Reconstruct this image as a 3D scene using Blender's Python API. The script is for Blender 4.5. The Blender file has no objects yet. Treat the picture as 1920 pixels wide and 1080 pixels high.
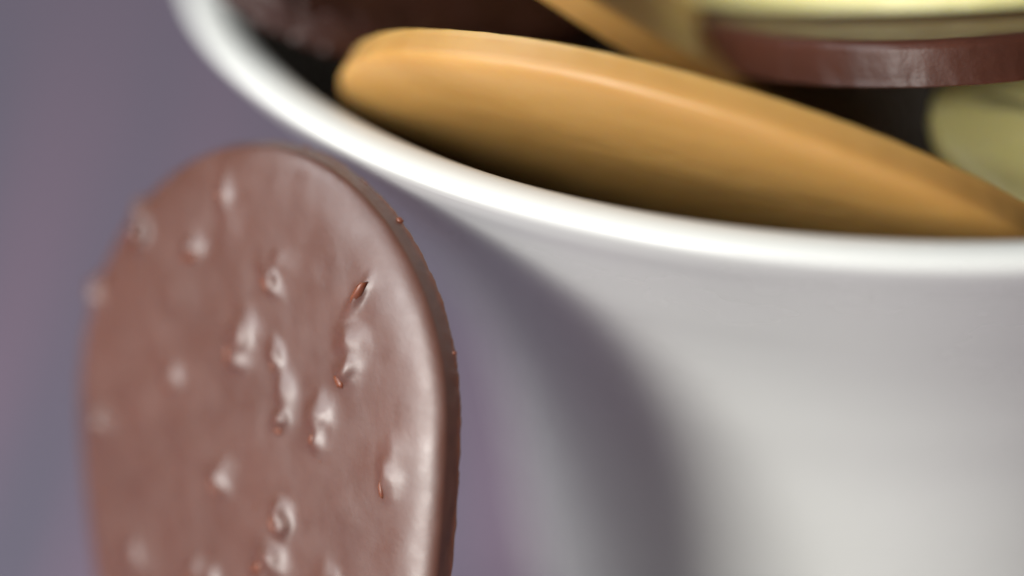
import bpy, math, random
from mathutils import Vector, noise

MM = 0.001
scene = bpy.context.scene
col = scene.collection

# ------------------------------------------------------------------ camera
cam_data = bpy.data.cameras.new("camera")
cam = bpy.data.objects.new("camera", cam_data)
col.objects.link(cam)
cam.location = (0.0, 0.0, 264.98 * MM)
cam.rotation_euler = (math.radians(90 - 27), 0, 0)
cam_data.lens = 120
cam_data.sensor_width = 36
cam_data.clip_start = 0.01
cam_data.clip_end = 50
cam_data.dof.use_dof = True
cam_data.dof.focus_distance = 0.3965
cam_data.dof.aperture_fstop = 2.9
cam_data.dof.aperture_blades = 0
scene.camera = cam

# ------------------------------------------------------------------ ambient light of the room
world = bpy.data.worlds.new("World")
scene.world = world
world.use_nodes = True
bg = world.node_tree.nodes["Background"]
bg.inputs["Color"].default_value = (1.0, 0.93, 0.85, 1)
bg.inputs["Strength"].default_value = 0.06

# ------------------------------------------------------------------ window light, high on the left and in front
def area(name, loc, target, sx, sy, power, color):
    d = bpy.data.lights.new(name, 'AREA')
    d.shape = 'RECTANGLE'
    d.size, d.size_y = sx, sy
    d.energy = power
    d.color = color
    o = bpy.data.objects.new(name, d)
    col.objects.link(o)
    o.location = loc
    o.rotation_euler = (Vector(target) - Vector(loc)).to_track_quat('-Z', 'Y').to_euler()
    return o

SUBJ = (0.0, 0.38, 0.08)
area("window_light", (-0.69, -0.55, 0.41), SUBJ, 0.36, 0.60, 14.5, (1.0, 0.98, 0.93))
area("skylight", (-0.66, 0.46, 0.95), SUBJ, 0.60, 0.50, 5.0, (0.96, 0.98, 1.0))
area("side_window_light", (-0.86, -0.10, 0.62), SUBJ, 0.60, 0.58, 6.4, (0.96, 0.98, 1.0))

scene.view_settings.view_transform = 'Standard'
scene.view_settings.look = 'None'
scene.view_settings.exposure = 0.0
scene.view_settings.gamma = 1.0
scene.view_settings.use_curve_mapping = False
scene.cycles.use_denoising = True


# ------------------------------------------------------------------ helpers
def link(name, verts, faces, mat, parent=None, smooth=True):
    me = bpy.data.meshes.new(name)
    me.from_pydata([(x * MM, y * MM, z * MM) for x, y, z in verts], [], faces)
    me.update()
    if smooth:
        me.polygons.foreach_set("use_smooth", [True] * len(me.polygons))
    me.materials.append(mat)
    o = bpy.data.objects.new(name, me)
    col.objects.link(o)
    o.parent = parent
    return o


def tag(o, label=None, cat=None, group=None, kind=None):
    if label: o["label"] = label
    if cat: o["category"] = cat
    if group: o["group"] = group
    if kind: o["kind"] = kind
    return o


def empty(name, loc, basis=None):
    o = bpy.data.objects.new(name, None)
    o.empty_display_size = 0.01
    col.objects.link(o)
    o.location = [c * MM for c in loc]
    if basis:
        from mathutils import Matrix
        u, w, n = [Vector(b).normalized() for b in basis]
        w = (w - u * w.dot(u)).normalized()
        n = u.cross(w)
        o.rotation_euler = Matrix((u, w, n)).transposed().to_euler()
    return o


class N:
    """small node-tree writer"""
    def __init__(self, name):
        self.m = bpy.data.materials.new(name)
        self.m.use_nodes = True
        self.t = self.m.node_tree
        self.b = self.t.nodes["Principled BSDF"]

    def new(self, kind, **kw):
        n = self.t.nodes.new(kind)
        for k, v in kw.items():
            if hasattr(n, k) and k not in n.inputs:
                setattr(n, k, v)
            else:
                n.inputs[k].default_value = v
        return n

    def link(self, a, b):
        self.t.links.new(a, b)

    def coords(self, scale=(1, 1, 1), rot=(0, 0, 0)):
        tc = self.new("ShaderNodeTexCoord")
        mp = self.new("ShaderNodeMapping")
        mp.inputs["Scale"].default_value = scale
        mp.inputs["Rotation"].default_value = rot
        self.link(tc.outputs["Object"], mp.inputs["Vector"])
        return mp.outputs["Vector"]

    def noise(self, vec, scale, detail=4, rough=0.55, dist=0.0):
        n = self.new("ShaderNodeTexNoise")
        n.inputs["Scale"].default_value = scale
        n.inputs["Detail"].default_value = detail
        n.inputs["Roughness"].default_value = rough
        n.inputs["Distortion"].default_value = dist
        self.link(vec, n.inputs["Vector"])
        return n.outputs["Fac"]

    def ramp(self, fac, stops):
        r = self.new("ShaderNodeValToRGB")
        el = r.color_ramp.elements
        while len(el) < len(stops):
            el.new(0.5)
        for e, (p, c) in zip(el, stops):
            e.position = p
            e.color = (*c, 1)
        self.link(fac, r.inputs["Fac"])
        return r.outputs["Color"]

    def rng(self, fac, lo, hi, a=0.3, b=0.7):
        r = self.new("ShaderNodeMapRange")
        r.inputs["From Min"].default_value = a
        r.inputs["From Max"].default_value = b
        r.inputs["To Min"].default_value = lo
        r.inputs["To Max"].default_value = hi
        self.link(fac, r.inputs["Value"])
        return r.outputs["Result"]

    def bump(self, fac, strength, dist, normal=None):
        b = self.new("ShaderNodeBump")
        b.inputs["Strength"].default_value = strength
        b.inputs["Distance"].default_value = dist
        self.link(fac, b.inputs["Height"])
        if normal is not None:
            self.link(normal, b.inputs["Normal"])
        return b.outputs["Normal"]


def chocolate(name, c1, c2, rough=(0.36, 0.48), sss=0.35, radius=(3.0, 1.2, 0.5), spec=0.5, bump=0.06, coat=0.0, stretch=(1, 1, 1)):
    k = N(name)
    v = k.coords()
    base = k.noise(k.coords(stretch), 60, 5, 0.6, 0.4)
    k.link(k.ramp(base, [(0.3, c1), (0.7, c2)]), k.b.inputs["Base Color"])
    k.link(k.rng(k.noise(v, 170, 5, 0.6), rough[0], rough[1]), k.b.inputs["Roughness"])
    k.b.inputs["Specular IOR Level"].default_value = spec
    k.b.inputs["Subsurface Weight"].default_value = sss
    k.b.inputs["Subsurface Radius"].default_value = radius
    k.b.inputs["Subsurface Scale"].default_value = 0.001
    k.b.inputs["Coat Weight"].default_value = coat
    k.b.inputs["Coat Roughness"].default_value = 0.30
    n1 = k.bump(k.noise(v, 220, 4, 0.6), bump, 0.001)
    n2 = k.bump(k.noise(v, 2200, 3, 0.6), 0.05, 0.0002, n1)
    k.link(n2, k.b.inputs["Normal"])
    return k.m


M_MILK = chocolate("milk_chocolate", (0.110, 0.042, 0.028), (0.140, 0.056, 0.038), rough=(0.34, 0.54), spec=0.85, coat=0.24, bump=0.10)
M_MILK_DEEP = chocolate("deep_milk_chocolate", (0.062, 0.020, 0.012), (0.090, 0.029, 0.017), rough=(0.36, 0.46), bump=0.2, spec=0.35)
M_DARK = chocolate("dark_chocolate", (0.030, 0.011, 0.008), (0.050, 0.017, 0.012), rough=(0.36, 0.5), spec=0.35, sss=0.1, bump=0.2)
M_CARAMEL = chocolate("caramel_chocolate", (0.46, 0.242, 0.062), (0.57, 0.330, 0.105), rough=(0.36, 0.46), sss=0.5,
                      radius=(5.0, 2.2, 0.6), stretch=(0.3, 1.3, 1))
M_LEMON = chocolate("lemon_chocolate", (0.76, 0.69, 0.28), (0.82, 0.75, 0.35), rough=(0.38, 0.48), sss=0.5,
                    radius=(4.0, 3.2, 1.0))

# white glazed porcelain
k = N("white_porcelain")
v = k.coords()
k.link(k.ramp(k.noise(v, 18, 3), [(0.3, (0.77, 0.785, 0.745)), (0.7, (0.80, 0.81, 0.78))]), k.b.inputs["Base Color"])
k.link(k.rng(k.noise(v, 40, 3), 0.20, 0.32), k.b.inputs["Roughness"])
k.b.inputs["Specular IOR Level"].default_value = 0.5
k.link(k.bump(k.noise(v, 12, 2), 0.03, 0.001), k.b.inputs["Normal"])
M_PORC = k.m
# dark brown glaze inside the bowl
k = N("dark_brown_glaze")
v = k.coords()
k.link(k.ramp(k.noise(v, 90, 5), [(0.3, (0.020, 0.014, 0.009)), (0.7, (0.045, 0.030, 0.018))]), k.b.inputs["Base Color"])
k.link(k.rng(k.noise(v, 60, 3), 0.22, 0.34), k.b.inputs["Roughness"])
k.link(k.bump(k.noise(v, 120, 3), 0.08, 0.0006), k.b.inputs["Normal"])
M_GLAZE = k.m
# muted purple tabletop with long streaks of grain
k = N("purple_table_paint")
v = k.coords((1.0, 0.06, 1.0), (0, 0, math.radians(-6)))
fac = k.noise(v, 52, 3, 0.5, 0.2)
k.link(k.ramp(fac, [(0.36, (0.160, 0.158, 0.210)), (0.5, (0.215, 0.174, 0.236)), (0.64, (0.265, 0.186, 0.250))]),
       k.b.inputs["Base Color"])
k.b.inputs["Roughness"].default_value = 0.55
v2 = k.coords((1.0, 0.03, 1.0), (0, 0, math.radians(-6)))
k.link(k.bump(k.noise(v2, 900, 3), 0.25, 0.0005), k.b.inputs["Normal"])
M_TABLE = k.m

# ------------------------------------------------------------------ table
tv, tf = [], []
for i in range(13):
    for j in range(13):
        tv.append((-1500 + 250 * i, -900 + 300 * j, 0))
for i in range(12):
    for j in range(12):
        a = i * 13 + j
        tf.append((a, a + 13, a + 14, a + 1))
tag(link("table", tv, tf, M_TABLE), kind="structure")

# ------------------------------------------------------------------ bowl
BC = (51.72, 433.2)
RIM_Z, RIN = 96.73, 90.67


def spline(pts, n):
    """Catmull-Rom through (r, z) pairs"""
    P = [pts[0]] + list(pts) + [pts[-1]]
    out = []
    for i in range(1, len(P) - 2):
        p0, p1, p2, p3 = P[i - 1:i + 3]
        for s in range(n):
            t = s / n
            out.append(tuple(0.5 * (2 * p1[c] + (p2[c] - p0[c]) * t + (2 * p0[c] - 5 * p1[c] + 4 * p2[c] - p3[c]) * t * t
                                    + (-p0[c] + 3 * p1[c] - 3 * p2[c] + p3[c]) * t ** 3) for c in (0, 1)))
    out.append(pts[-1])
    return out


def lathe(name, prof, mat, parent, seg=256):
    vs, fs = [], []
    n = len(prof)
    for i in range(seg):
        a = 2 * math.pi * i / seg
        for r, z in prof:
            vs.append((r * math.cos(a), r * math.sin(a), z))
    for i in range(seg):
        j = (i + 1) % seg
        for q in range(n - 1):
            fs.append((i * n + q, j * n + q, j * n + q + 1, i * n + q + 1))
    return link(name, vs, fs, mat, parent)


bowl = empty("bowl", (BC[0], BC[1], 0))
tag(bowl, "white porcelain bowl with flaring sides and dark inside, heaped with chocolates", "bowl")
outer = spline([(48.9, 3.5), (50.6, 15.0), (53.0, 30.0), (57.0, 44.0), (63.0, 56.0), (68.0, 64.0), (73.4, 71.0), (78.8, 77.0),
                (84.4, 83.0), (89.8, 88.5), (93.6, 92.1), (95.7, 94.4)], 8)
lip = spline([(95.7, 94.4), (96.35, 95.5), (96.0, 96.4), (94.6, 97.0), (92.8, 97.05), (91.3, 96.6), (90.5, 95.9), (90.1, 95.1)], 6)
lathe("bowl_wall", outer[:-1] + lip, M_PORC, bowl)
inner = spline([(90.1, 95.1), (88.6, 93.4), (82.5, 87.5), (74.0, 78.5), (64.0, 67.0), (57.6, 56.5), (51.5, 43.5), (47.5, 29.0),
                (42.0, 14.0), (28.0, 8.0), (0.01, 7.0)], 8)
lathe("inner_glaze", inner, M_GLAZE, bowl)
lathe("foot_ring", spline([(49.0, 3.5), (48.2, 0.8), (46.5, 0.0), (44.0, 0.6), (43.0, 3.0), (30, 4.0), (0.01, 4.0)], 6), M_PORC, bowl, 128)


# ------------------------------------------------------------------ chocolate ovals
def outline(a, bu, bd, seg, wob, seed):
    pts = []
    for i in range(seg):
        t = 2 * math.pi * i / seg
        c, s = math.cos(t), math.sin(t)
        k = 1 + wob * noise.noise(Vector((c * 1.6 + seed * 7.1, s * 1.6, seed))) \
              + wob * 0.25 * noise.noise(Vector((c * 9 + seed, s * 9, seed * 3)))
        # the lower half of a longer piece runs out like a tongue
        yy = bu * s if s > 0 else -bd * abs(s) ** (1.25 if bd > bu * 1.3 else 1.0)
        pts.append((a * c * k, yy * k))
    return pts


def plate(name, a, bu, bd, t, mat, parent, seg=240, rings=24, rnd=2.4, wob=0.012, seed=1, height=None, chip=0.12, warp=0.0, flare=0.35, rdep=None):
    """thin oval with a rounded front edge and a crisp, slightly ragged back edge; front face at z = 0, back at z = -t"""
    ol = outline(a, bu, bd, seg, wob, seed)
    nrm = []
    for i in range(seg):
        x0, y0 = ol[i - 1]
        x1, y1 = ol[(i + 1) % seg]
        L = math.hypot(x1 - x0, y1 - y0)
        nrm.append(((y1 - y0) / L, -(x1 - x0) / L))
    rdep = rdep or rnd * 0.8
    rows = []          # (inset, z, mode)
    for q in range(1, rings + 1):
        rows.append(("face", q / rings))
    for q in range(1, 17):
        ang = math.pi / 2 * q / 16
        rows.append(("round", rnd * (1 - math.sin(ang)), -rdep * (1 - math.cos(ang))))
    zr = -rdep
    for q in range(1, 5):
        rows.append(("side", -flare * q / 4, zr + (-t + 0.25 - zr) * q / 4))
    rows.append(("side", -flare - 0.05, -t + 0.1))
    rows.append(("side", -flare + 0.25, -t))
    rows.append(("side", 2.0, -t))
    rows.append(("back", 0.5, -t))
    vs = []

    def put(x, y, z, w):
        if height and w > 0:
            z += w * height(x, y)
        if warp:
            z += warp * ((x / a) ** 2 - 0.5 * (y / bu) ** 2)
        vs.append((x, y, z))

    put(0, 0, 0, 1)
    for row in rows:
        for i in range(seg):
            x, y = ol[i]
            nx, ny = nrm[i]
            if row[0] == "face":
                f = row[1]
                put((x - nx * rnd) * f, (y - ny * rnd) * f, 0, 1)
            elif row[0] == "round":
                put(x - nx * row[1], y - ny * row[1], row[2], 1)
            elif row[0] == "side":
                e = chip * noise.noise(Vector((x * 0.55, y * 0.55, row[2] * 0.8 + seed))) \
                    + chip * 0.8 * noise.noise(Vector((x * 2.1, y * 2.1, row[2] + seed)))
                e *= min(1, (row[2] - zr) / (-t - zr) + 0.15)
                put(x - nx * (row[1] + e), y - ny * (row[1] + e), row[2], max(0, (row[2] + t) / (t + zr)))
            else:
                put(x * row[1], y * row[1], row[2], 0)
    put(0, 0, -t, 0)
    fs = [(0, 1 + i, 1 + (i + 1) % seg) for i in range(seg)]
    for r in range(len(rows) - 1):
        b0, b1 = 1 + r * seg, 1 + (r + 1) * seg
        for i in range(seg):
            j = (i + 1) % seg
            fs.append((b0 + i, b1 + i, b1 + j, b0 + j))
    last = 1 + (len(rows) - 1) * seg
    end = len(vs) - 1
    for i in range(seg):
        fs.append((last + i, end, last + (i + 1) % seg))
    return link(name, vs, fs, mat, parent)


# --- the milk chocolate oval standing against the bowl
# bumps: x, y, half length, half width, angle in degrees, height, sharpness
BUMPS = [
    (-2.2, 26.3, 2.6, 0.8, 88, 0.75, 1.2), (-1.2, 22.6, 4.0, 1.1, 80, 0.22, 1.0),
    (-7.4, 19.7, 1.7, 0.9, 5, 1.15, 1.3), (-8.0, 23.0, 3.0, 1.8, 80, 0.25, 1.0),
    (5.9, 15.7, 2.3, 0.75, -48, 1.0, 1.3), (7.0, 18.0, 2.0, 1.2, 80, 0.35, 1.0),
    (19.6, 13.6, 2.7, 0.6, 50, 1.0, 1.3), (18.3, 8.5, 2.0, 1.4, 80, 0.9, 1.2),
    (1.2, 9.0, 2.8, 1.5, 70, 1.35, 1.5), (0.3, 6.2, 1.5, 1.2, 60, 0.8, 1.2),
    (6.8, 6.6, 2.2, 0.8, -75, 0.9, 1.2), (8.2, 2.2, 2.6, 0.9, -80, 0.8, 1.1), (7.4, -0.9, 1.3, 0.9, -60, 1.05, 1.4),
    (17.9, 4.9, 1.8, 1.4, -40, 1.2, 1.5),
    (13.3, -0.6, 3.0, 1.3, 86, 1.05, 1.2), (13.0, -3.6, 1.3, 1.0, 86, 0.5, 1.1),
    (-11.0, 4.0, 1.9, 1.2, 75, 0.85, 1.2), (-17.0, 21.6, 1.7, 1.3, 40, 1.3, 1.4), (-18.6, 24.6, 2.1, 1.4, 60, 1.2, 1.2),
    (-26.3, 14.6, 1.8, 1.6, 20, 1.7, 1.4), (-25.2, -1.6, 2.4, 1.7, 70, 1.0, 1.1),
    (-3.2, -8.6, 2.3, 0.9, -52, 1.0, 1.4), (-2.2, -6.8, 1.8, 1.2, 60, 0.45, 1.0),
    (23.6, -7.6, 2.6, 1.0, 88, 0.8, 1.2), (24.4, -4.4, 2.4, 1.2, 88, 0.35, 1.0),
    (6.9, -12.3, 2.0, 1.1, 75, 1.5, 1.8), (7.3, -14.2, 1.0, 0.8, -40, 0.9, 1.5),
    (5.2, -17.2, 2.1, 1.6, 50, 1.45, 1.5), (3.8, -19.6, 1.6, 1.1, 20, 0.8, 1.2),
    (-19.2, -18.4, 2.6, 1.6, 70, 0.9, 1.1), (-7.8, -19.6, 1.9, 1.3, 70, 0.8, 1.2), (-4.8, -20.3, 1.6, 1.2, 10, 0.7, 1.2),
    (-11.2, 13.7, 2.0, 1.2, -40, 0.25, 1.0), (-14.0, 9.0, 4.5, 1.6, -60, 0.16, 1.0), (-18.0, 2.0, 5.5, 1.7, -75, 0.16, 1.0),
    (-9.0, -4.0, 5.5, 1.8, -70, 0.15, 1.0), (-15.5, -10.0, 5.0, 2.0, -80, 0.15, 1.0), (1.5, -1.0, 5.5, 1.7, -70, 0.12, 1.0),
    (17.5, -12.0, 5.0, 2.0, -75, 0.16, 1.0), (14.0, -20.0, 2.4, 1.5, 30, 0.5, 1.1), (-13, -30, 2.2, 1.4, 20, 1.0, 1.3),
    (2, -31, 2.0, 1.2, 70, 1.0, 1.3), (12, -38, 2.0, 1.3, -30, 1.0, 1.3), (-6, -43, 2.0, 1.3, 40, 0.9, 1.3),
]
BP = [(x, y, L, w, math.cos(math.radians(a)), math.sin(math.radians(a)), h, p) for x, y, L, w, a, h, p in BUMPS]


def milk_height(x, y):
    z = -1.45 * (x * x + y * y * (0.75 if y > 0 else 0.3)) / 900.0
    z += 0.16 * noise.noise(Vector((x * 0.10, y * 0.055, 3.0))) + 0.05 * noise.noise(Vector((x * 0.4, y * 0.22, 9.0)))
    jx = x + 0.5 * noise.noise(Vector((x * 0.45, y * 0.45, 1.0)))
    jy = y + 0.5 * noise.noise(Vector((x * 0.45, y * 0.45, 5.0)))
    for cx, cy, L, w, c, s, h, p in BP:
        dx, dy = jx - cx, jy - cy
        if abs(dx) + abs(dy) > 14:
            continue
        q = -dx * s + dy * c
        # steep on the side that looks down and left, running out gently on the other
        g = -s * 0.75 + c * 0.66
        q = q / (w * (1.45 if q * g > 0 else 1.1))
        e = ((dx * c + dy * s) / (L * 0.8)) ** 2 + q * q
        if e < 8:
            z += 0.85 * h * math.exp(-e ** (0.75 + 0.2 * p))
    return z


U, Wv, Nn = (0.76083, -0.57257, 0.30545), (-0.01941, 0.45038, 0.89262), (-0.64866, -0.68506, 0.33155)
milk = empty("milk_chocolate_oval", (-33.1, 358.0, 65.9), (U, Wv, Nn))
tag(milk, "milk chocolate oval with crunchy bumps leaning upright against the white bowl", "chocolate")
plate("chocolate_plate", 31, 32, 71, 5.2, M_MILK, milk, seg=640, rings=110, rnd=5.5, rdep=1.9, wob=0.006, seed=4, height=milk_height, chip=0.17)


def crumb_mesh(name, seed, mat):
    """an irregular little shard of crunch under its coat of chocolate"""
    import bmesh
    bm = bmesh.new()
    bmesh.ops.create_icosphere(bm, subdivisions=2, radius=1.0)
    for vert in bm.verts:
        p = vert.co.copy()
        d = 1 + 0.35 * noise.noise(p * 1.1 + Vector((seed * 5, 0, 0))) + 0.15 * noise.noise(p * 2.7 + Vector((0, seed, 0)))
        vert.co = p * d * MM
    me = bpy.data.meshes.new(name)
    bm.to_mesh(me)
    bm.free()
    me.polygons.foreach_set("use_smooth", [True] * len(me.polygons))
    me.materials.append(mat)
    return me


M_CRUNCH_GLOW = chocolate("coppery_crunch_glow", (0.155, 0.045, 0.022), (0.22, 0.068, 0.030), rough=(0.34, 0.5), sss=0.4, coat=0.2)  # orange glow of light in thin chocolate, put into the crunch colour


def edge_drop(x, y):
    """how far the face has rounded down near the outline"""
    r = math.hypot(x / 30, y / (32 if y > 0 else 71))
    return 1.9 * max(0.0, min(1.0, (r - 0.84) / 0.16)) ** 2


CRUMBS = [crumb_mesh("crunch_glow_bit", s, M_CRUNCH_GLOW) for s in (1, 2, 3, 4)]
BITS = [  # x, y, size along, across, out, angle
    (-3.0, 25.6, 0.9, 0.5, 0.5, 80), (-7.8, 18.5, 1.5, 0.7, 0.8, 5), (5.0, 14.9, 1.3, 0.5, 0.6, -48), (19.7, 13.7, 1.9, 0.5, 0.8, 50),
    (-1.3, 6.6, 1.5, 0.6, 0.8, 80), (5.9, 5.4, 0.8, 0.4, 0.5, 85), (6.7, -2.4, 0.9, 0.6, 0.7, -30), (16.4, 3.4, 1.1, 0.6, 0.7, -40),
    (12.2, -3.4, 0.8, 0.5, 0.5, 70), (-4.2, -9.6, 1.4, 0.5, 0.7, -52), (5.4, -13.6, 1.4, 0.6, 0.8, -70), (3.3, -18.9, 1.2, 0.7, 0.8, 40),
    (-17.8, 20.6, 1.4, 0.8, 0.9, 40), (22.5, -8.9, 1.1, 0.5, 0.6, 88), (-11.7, 2.6, 0.8, 0.5, 0.5, 60),
    (-25.4, -3.0, 1.0, 0.6, 0.6, 30), (-8.4, -20.4, 0.9, 0.5, 0.5, 30),
    (8.1, 16.7, 0.22, 0.2, 0.2, 0), (13.4, -5.7, 0.25, 0.2, 0.2, 0), (2.9, -11.4, 0.3, 0.25, 0.25, 30), (26.3, 9.3, 0.3, 0.25, 0.3, 0),
]
for i, (x, y, L, w, h, ang) in enumerate(BITS):  # crunch bits colour in the orange, shaded lower left of the bumps
    o = bpy.data.objects.new("crunch_glow_bit", CRUMBS[i % 4])
    col.objects.link(o)
    o.parent = milk
    x += 0.35 * (w > 0.3); y += 0.3 * (w > 0.3)
    o.location = (x * MM, y * MM, (milk_height(x, y) - 0.55 * h - edge_drop(x, y)) * MM)
    o.scale = (L, w, h)
    o.rotation_euler = (0, 0, math.radians(ang))
# whole nuggets under the coat, standing proud of the face
NUGGETS = [crumb_mesh("coated_nugget", s, M_MILK) for s in (11, 12, 13)]
LUMPS = [  # x, y, size along, across, out, angle
    (-17.1, 21.5, 1.2, 1.0, 1.0, 40), (-18.7, 24.5, 1.3, 1.0, 1.0, 60), (-27.6, 14.5, 1.6, 1.5, 1.7, 20), (-25.3, -1.8, 1.4, 1.1, 0.9, 70),
]
for i, (x, y, L, w, h, ang) in enumerate(LUMPS):
    o = bpy.data.objects.new("coated_nugget", NUGGETS[i % 3])
    col.objects.link(o)
    o.parent = milk
    o.location = ((x + 0.3) * MM, (y + 0.2) * MM, (milk_height(x, y) - 0.62 * h - edge_drop(x, y)) * MM)
    o.scale = (L * 1.2, w * 1.25, h * 1.1)
    o.rotation_euler = (0, 0, math.radians(ang))
# flecks on the ragged back edge
ol_e = outline(31, 32, 71, 640, 0.006, 4)
for i, (idx, sz) in enumerate(((78, 0.5), (134, 0.4), (22, 0.35), (100, 0.25))):
    o = bpy.data.objects.new("edge_crumb", CRUMBS[i % 4])
    col.objects.link(o)
    o.parent = milk
    x, y = ol_e[idx]
    L = math.hypot(x, y)
    o.location = (x * (1 + 0.3 / L) * MM, y * (1 + 0.3 / L) * MM, -5.0 * MM)
    o.scale = (sz, sz * 0.7, sz * 0.8)
    o.rotation_euler = (0, 0, idx)

GROUP = "chocolate ovals heaped in the bowl"


def smooth_height(seed, amp=0.35):
    def f(x, y):
        return amp * noise.noise(Vector((x * 0.05, y * 0.08, seed))) + 0.05 * noise.noise(Vector((x * 0.35, y * 0.35, seed)))
    return f


def oval(name, loc, basis, mat, label, a=46, b=32, t=5.5, seed=1, rnd=2.4, warp=0.0, height=None, chip=0.1, seg=240, rings=24, flare=0.3, rdep=None):
    r = empty(name, loc, basis)
    tag(r, label, "chocolate", GROUP)
    plate("chocolate_plate", a, b, b, t, mat, r, seg=seg, rings=rings, rnd=rnd, seed=seed, height=height or smooth_height(seed), chip=chip,
          warp=warp, flare=flare, rdep=rdep)
    return r


def basis_from(az, el, roll):
    """normal by compass angle from the camera (left positive) and elevation, in degrees"""
    az, el, roll = map(math.radians, (az, el, roll))
    n = Vector((-math.sin(az) * math.cos(el), -math.cos(az) * math.cos(el), math.sin(el)))
    u = Vector((0, 0, 1)).cross(n)
    u = -u if u.x < 0 else u
    u.normalize()
    w = n.cross(u)
    return (u * math.cos(roll) + w * math.sin(roll), w * math.cos(roll) - u * math.sin(roll), n)


# front caramel oval leaning out over the near rim
oval("caramel_chocolate_oval", (23.2, 372.6, 84.8), ((0.946, -0.271, -0.178), (-0.076, -0.722, 0.688), (-0.314, -0.638, -0.703)),
     M_CARAMEL, "caramel coloured oval leaning on the near rim, closest chocolate in the bowl", a=48, b=32, t=6.6, seed=2, rnd=11.0, rdep=3.2, flare=-0.7)
def cracked(x, y):
    """wrinkled, broken skin towards the edge"""
    e = max(0.0, math.hypot(x / 36, y / 28) - 0.62) / 0.38
    r = abs(noise.noise(Vector((x * 0.16, y * 0.16, 2.0)))) + 0.5 * abs(noise.noise(Vector((x * 0.42, y * 0.42, 6.0))))
    return 0.3 * noise.noise(Vector((x * 0.06, y * 0.06, 4))) - 1.6 * e * max(0, 0.22 - r)/0.22 + 0.35 * e * noise.noise(Vector((x * 0.6, y * 0.6, 1.0)))


# dark oval at the far left of the heap
oval("dark_chocolate_oval", (-12.19, 421.37, 106.91), ((-0.709, -0.696, 0.118), (0.611, -0.689, -0.389), (0.352, -0.203, 0.914)), M_DARK,
     "dark chocolate oval with cracked edge behind the front caramel oval", a=36, b=28, t=5.0, seed=5, chip=0.9, rnd=1.6, height=cracked, seg=360, rings=60)
# second caramel oval, only its edge in the picture
oval("caramel_chocolate_oval", (14, 412, 103.5), ((0.83, 0.06, -0.55), (-0.10, 0.986, -0.047), (0.6, 0.1, 0.79)), M_CARAMEL,
     "caramel coloured oval showing a thin orange edge beside the dark oval", a=44, b=31, t=3.6, seed=7, rnd=1.6)
# milk oval lying at the right
oval("milk_chocolate_oval", (56.17, 412.23, 98.52), ((0.992, -0.084, 0.092), (0.105, 0.963, -0.25), (-0.068, 0.257, 0.964)), M_MILK_DEEP,
     "reddish brown milk chocolate oval lying under the pale yellow oval", a=33, b=46, t=5.5, seed=9, rnd=1.6, chip=0.2)
# pale yellow oval on top of it
oval("lemon_chocolate_oval", (53.21, 426.95, 100.4), ((-0.871, -0.486, 0.068), (0.486, -0.835, 0.257), (-0.068, 0.257, 0.964)), M_LEMON,
     "pale yellow oval on top of the heap above the reddish brown oval", a=33, b=44, t=5.0, seed=11)
# pale yellow oval at the right, tucked low between the near rim and the reddish brown oval
oval("lemon_chocolate_oval", (85.0, 369.5, 95.0), basis_from(14, 58, -8), M_LEMON,
     "pale yellow green oval tucked beyond the right end of front caramel oval", a=36, b=17, t=4.5, seed=13, rnd=9.0, rdep=2.6)

bpy.context.view_layer.update()
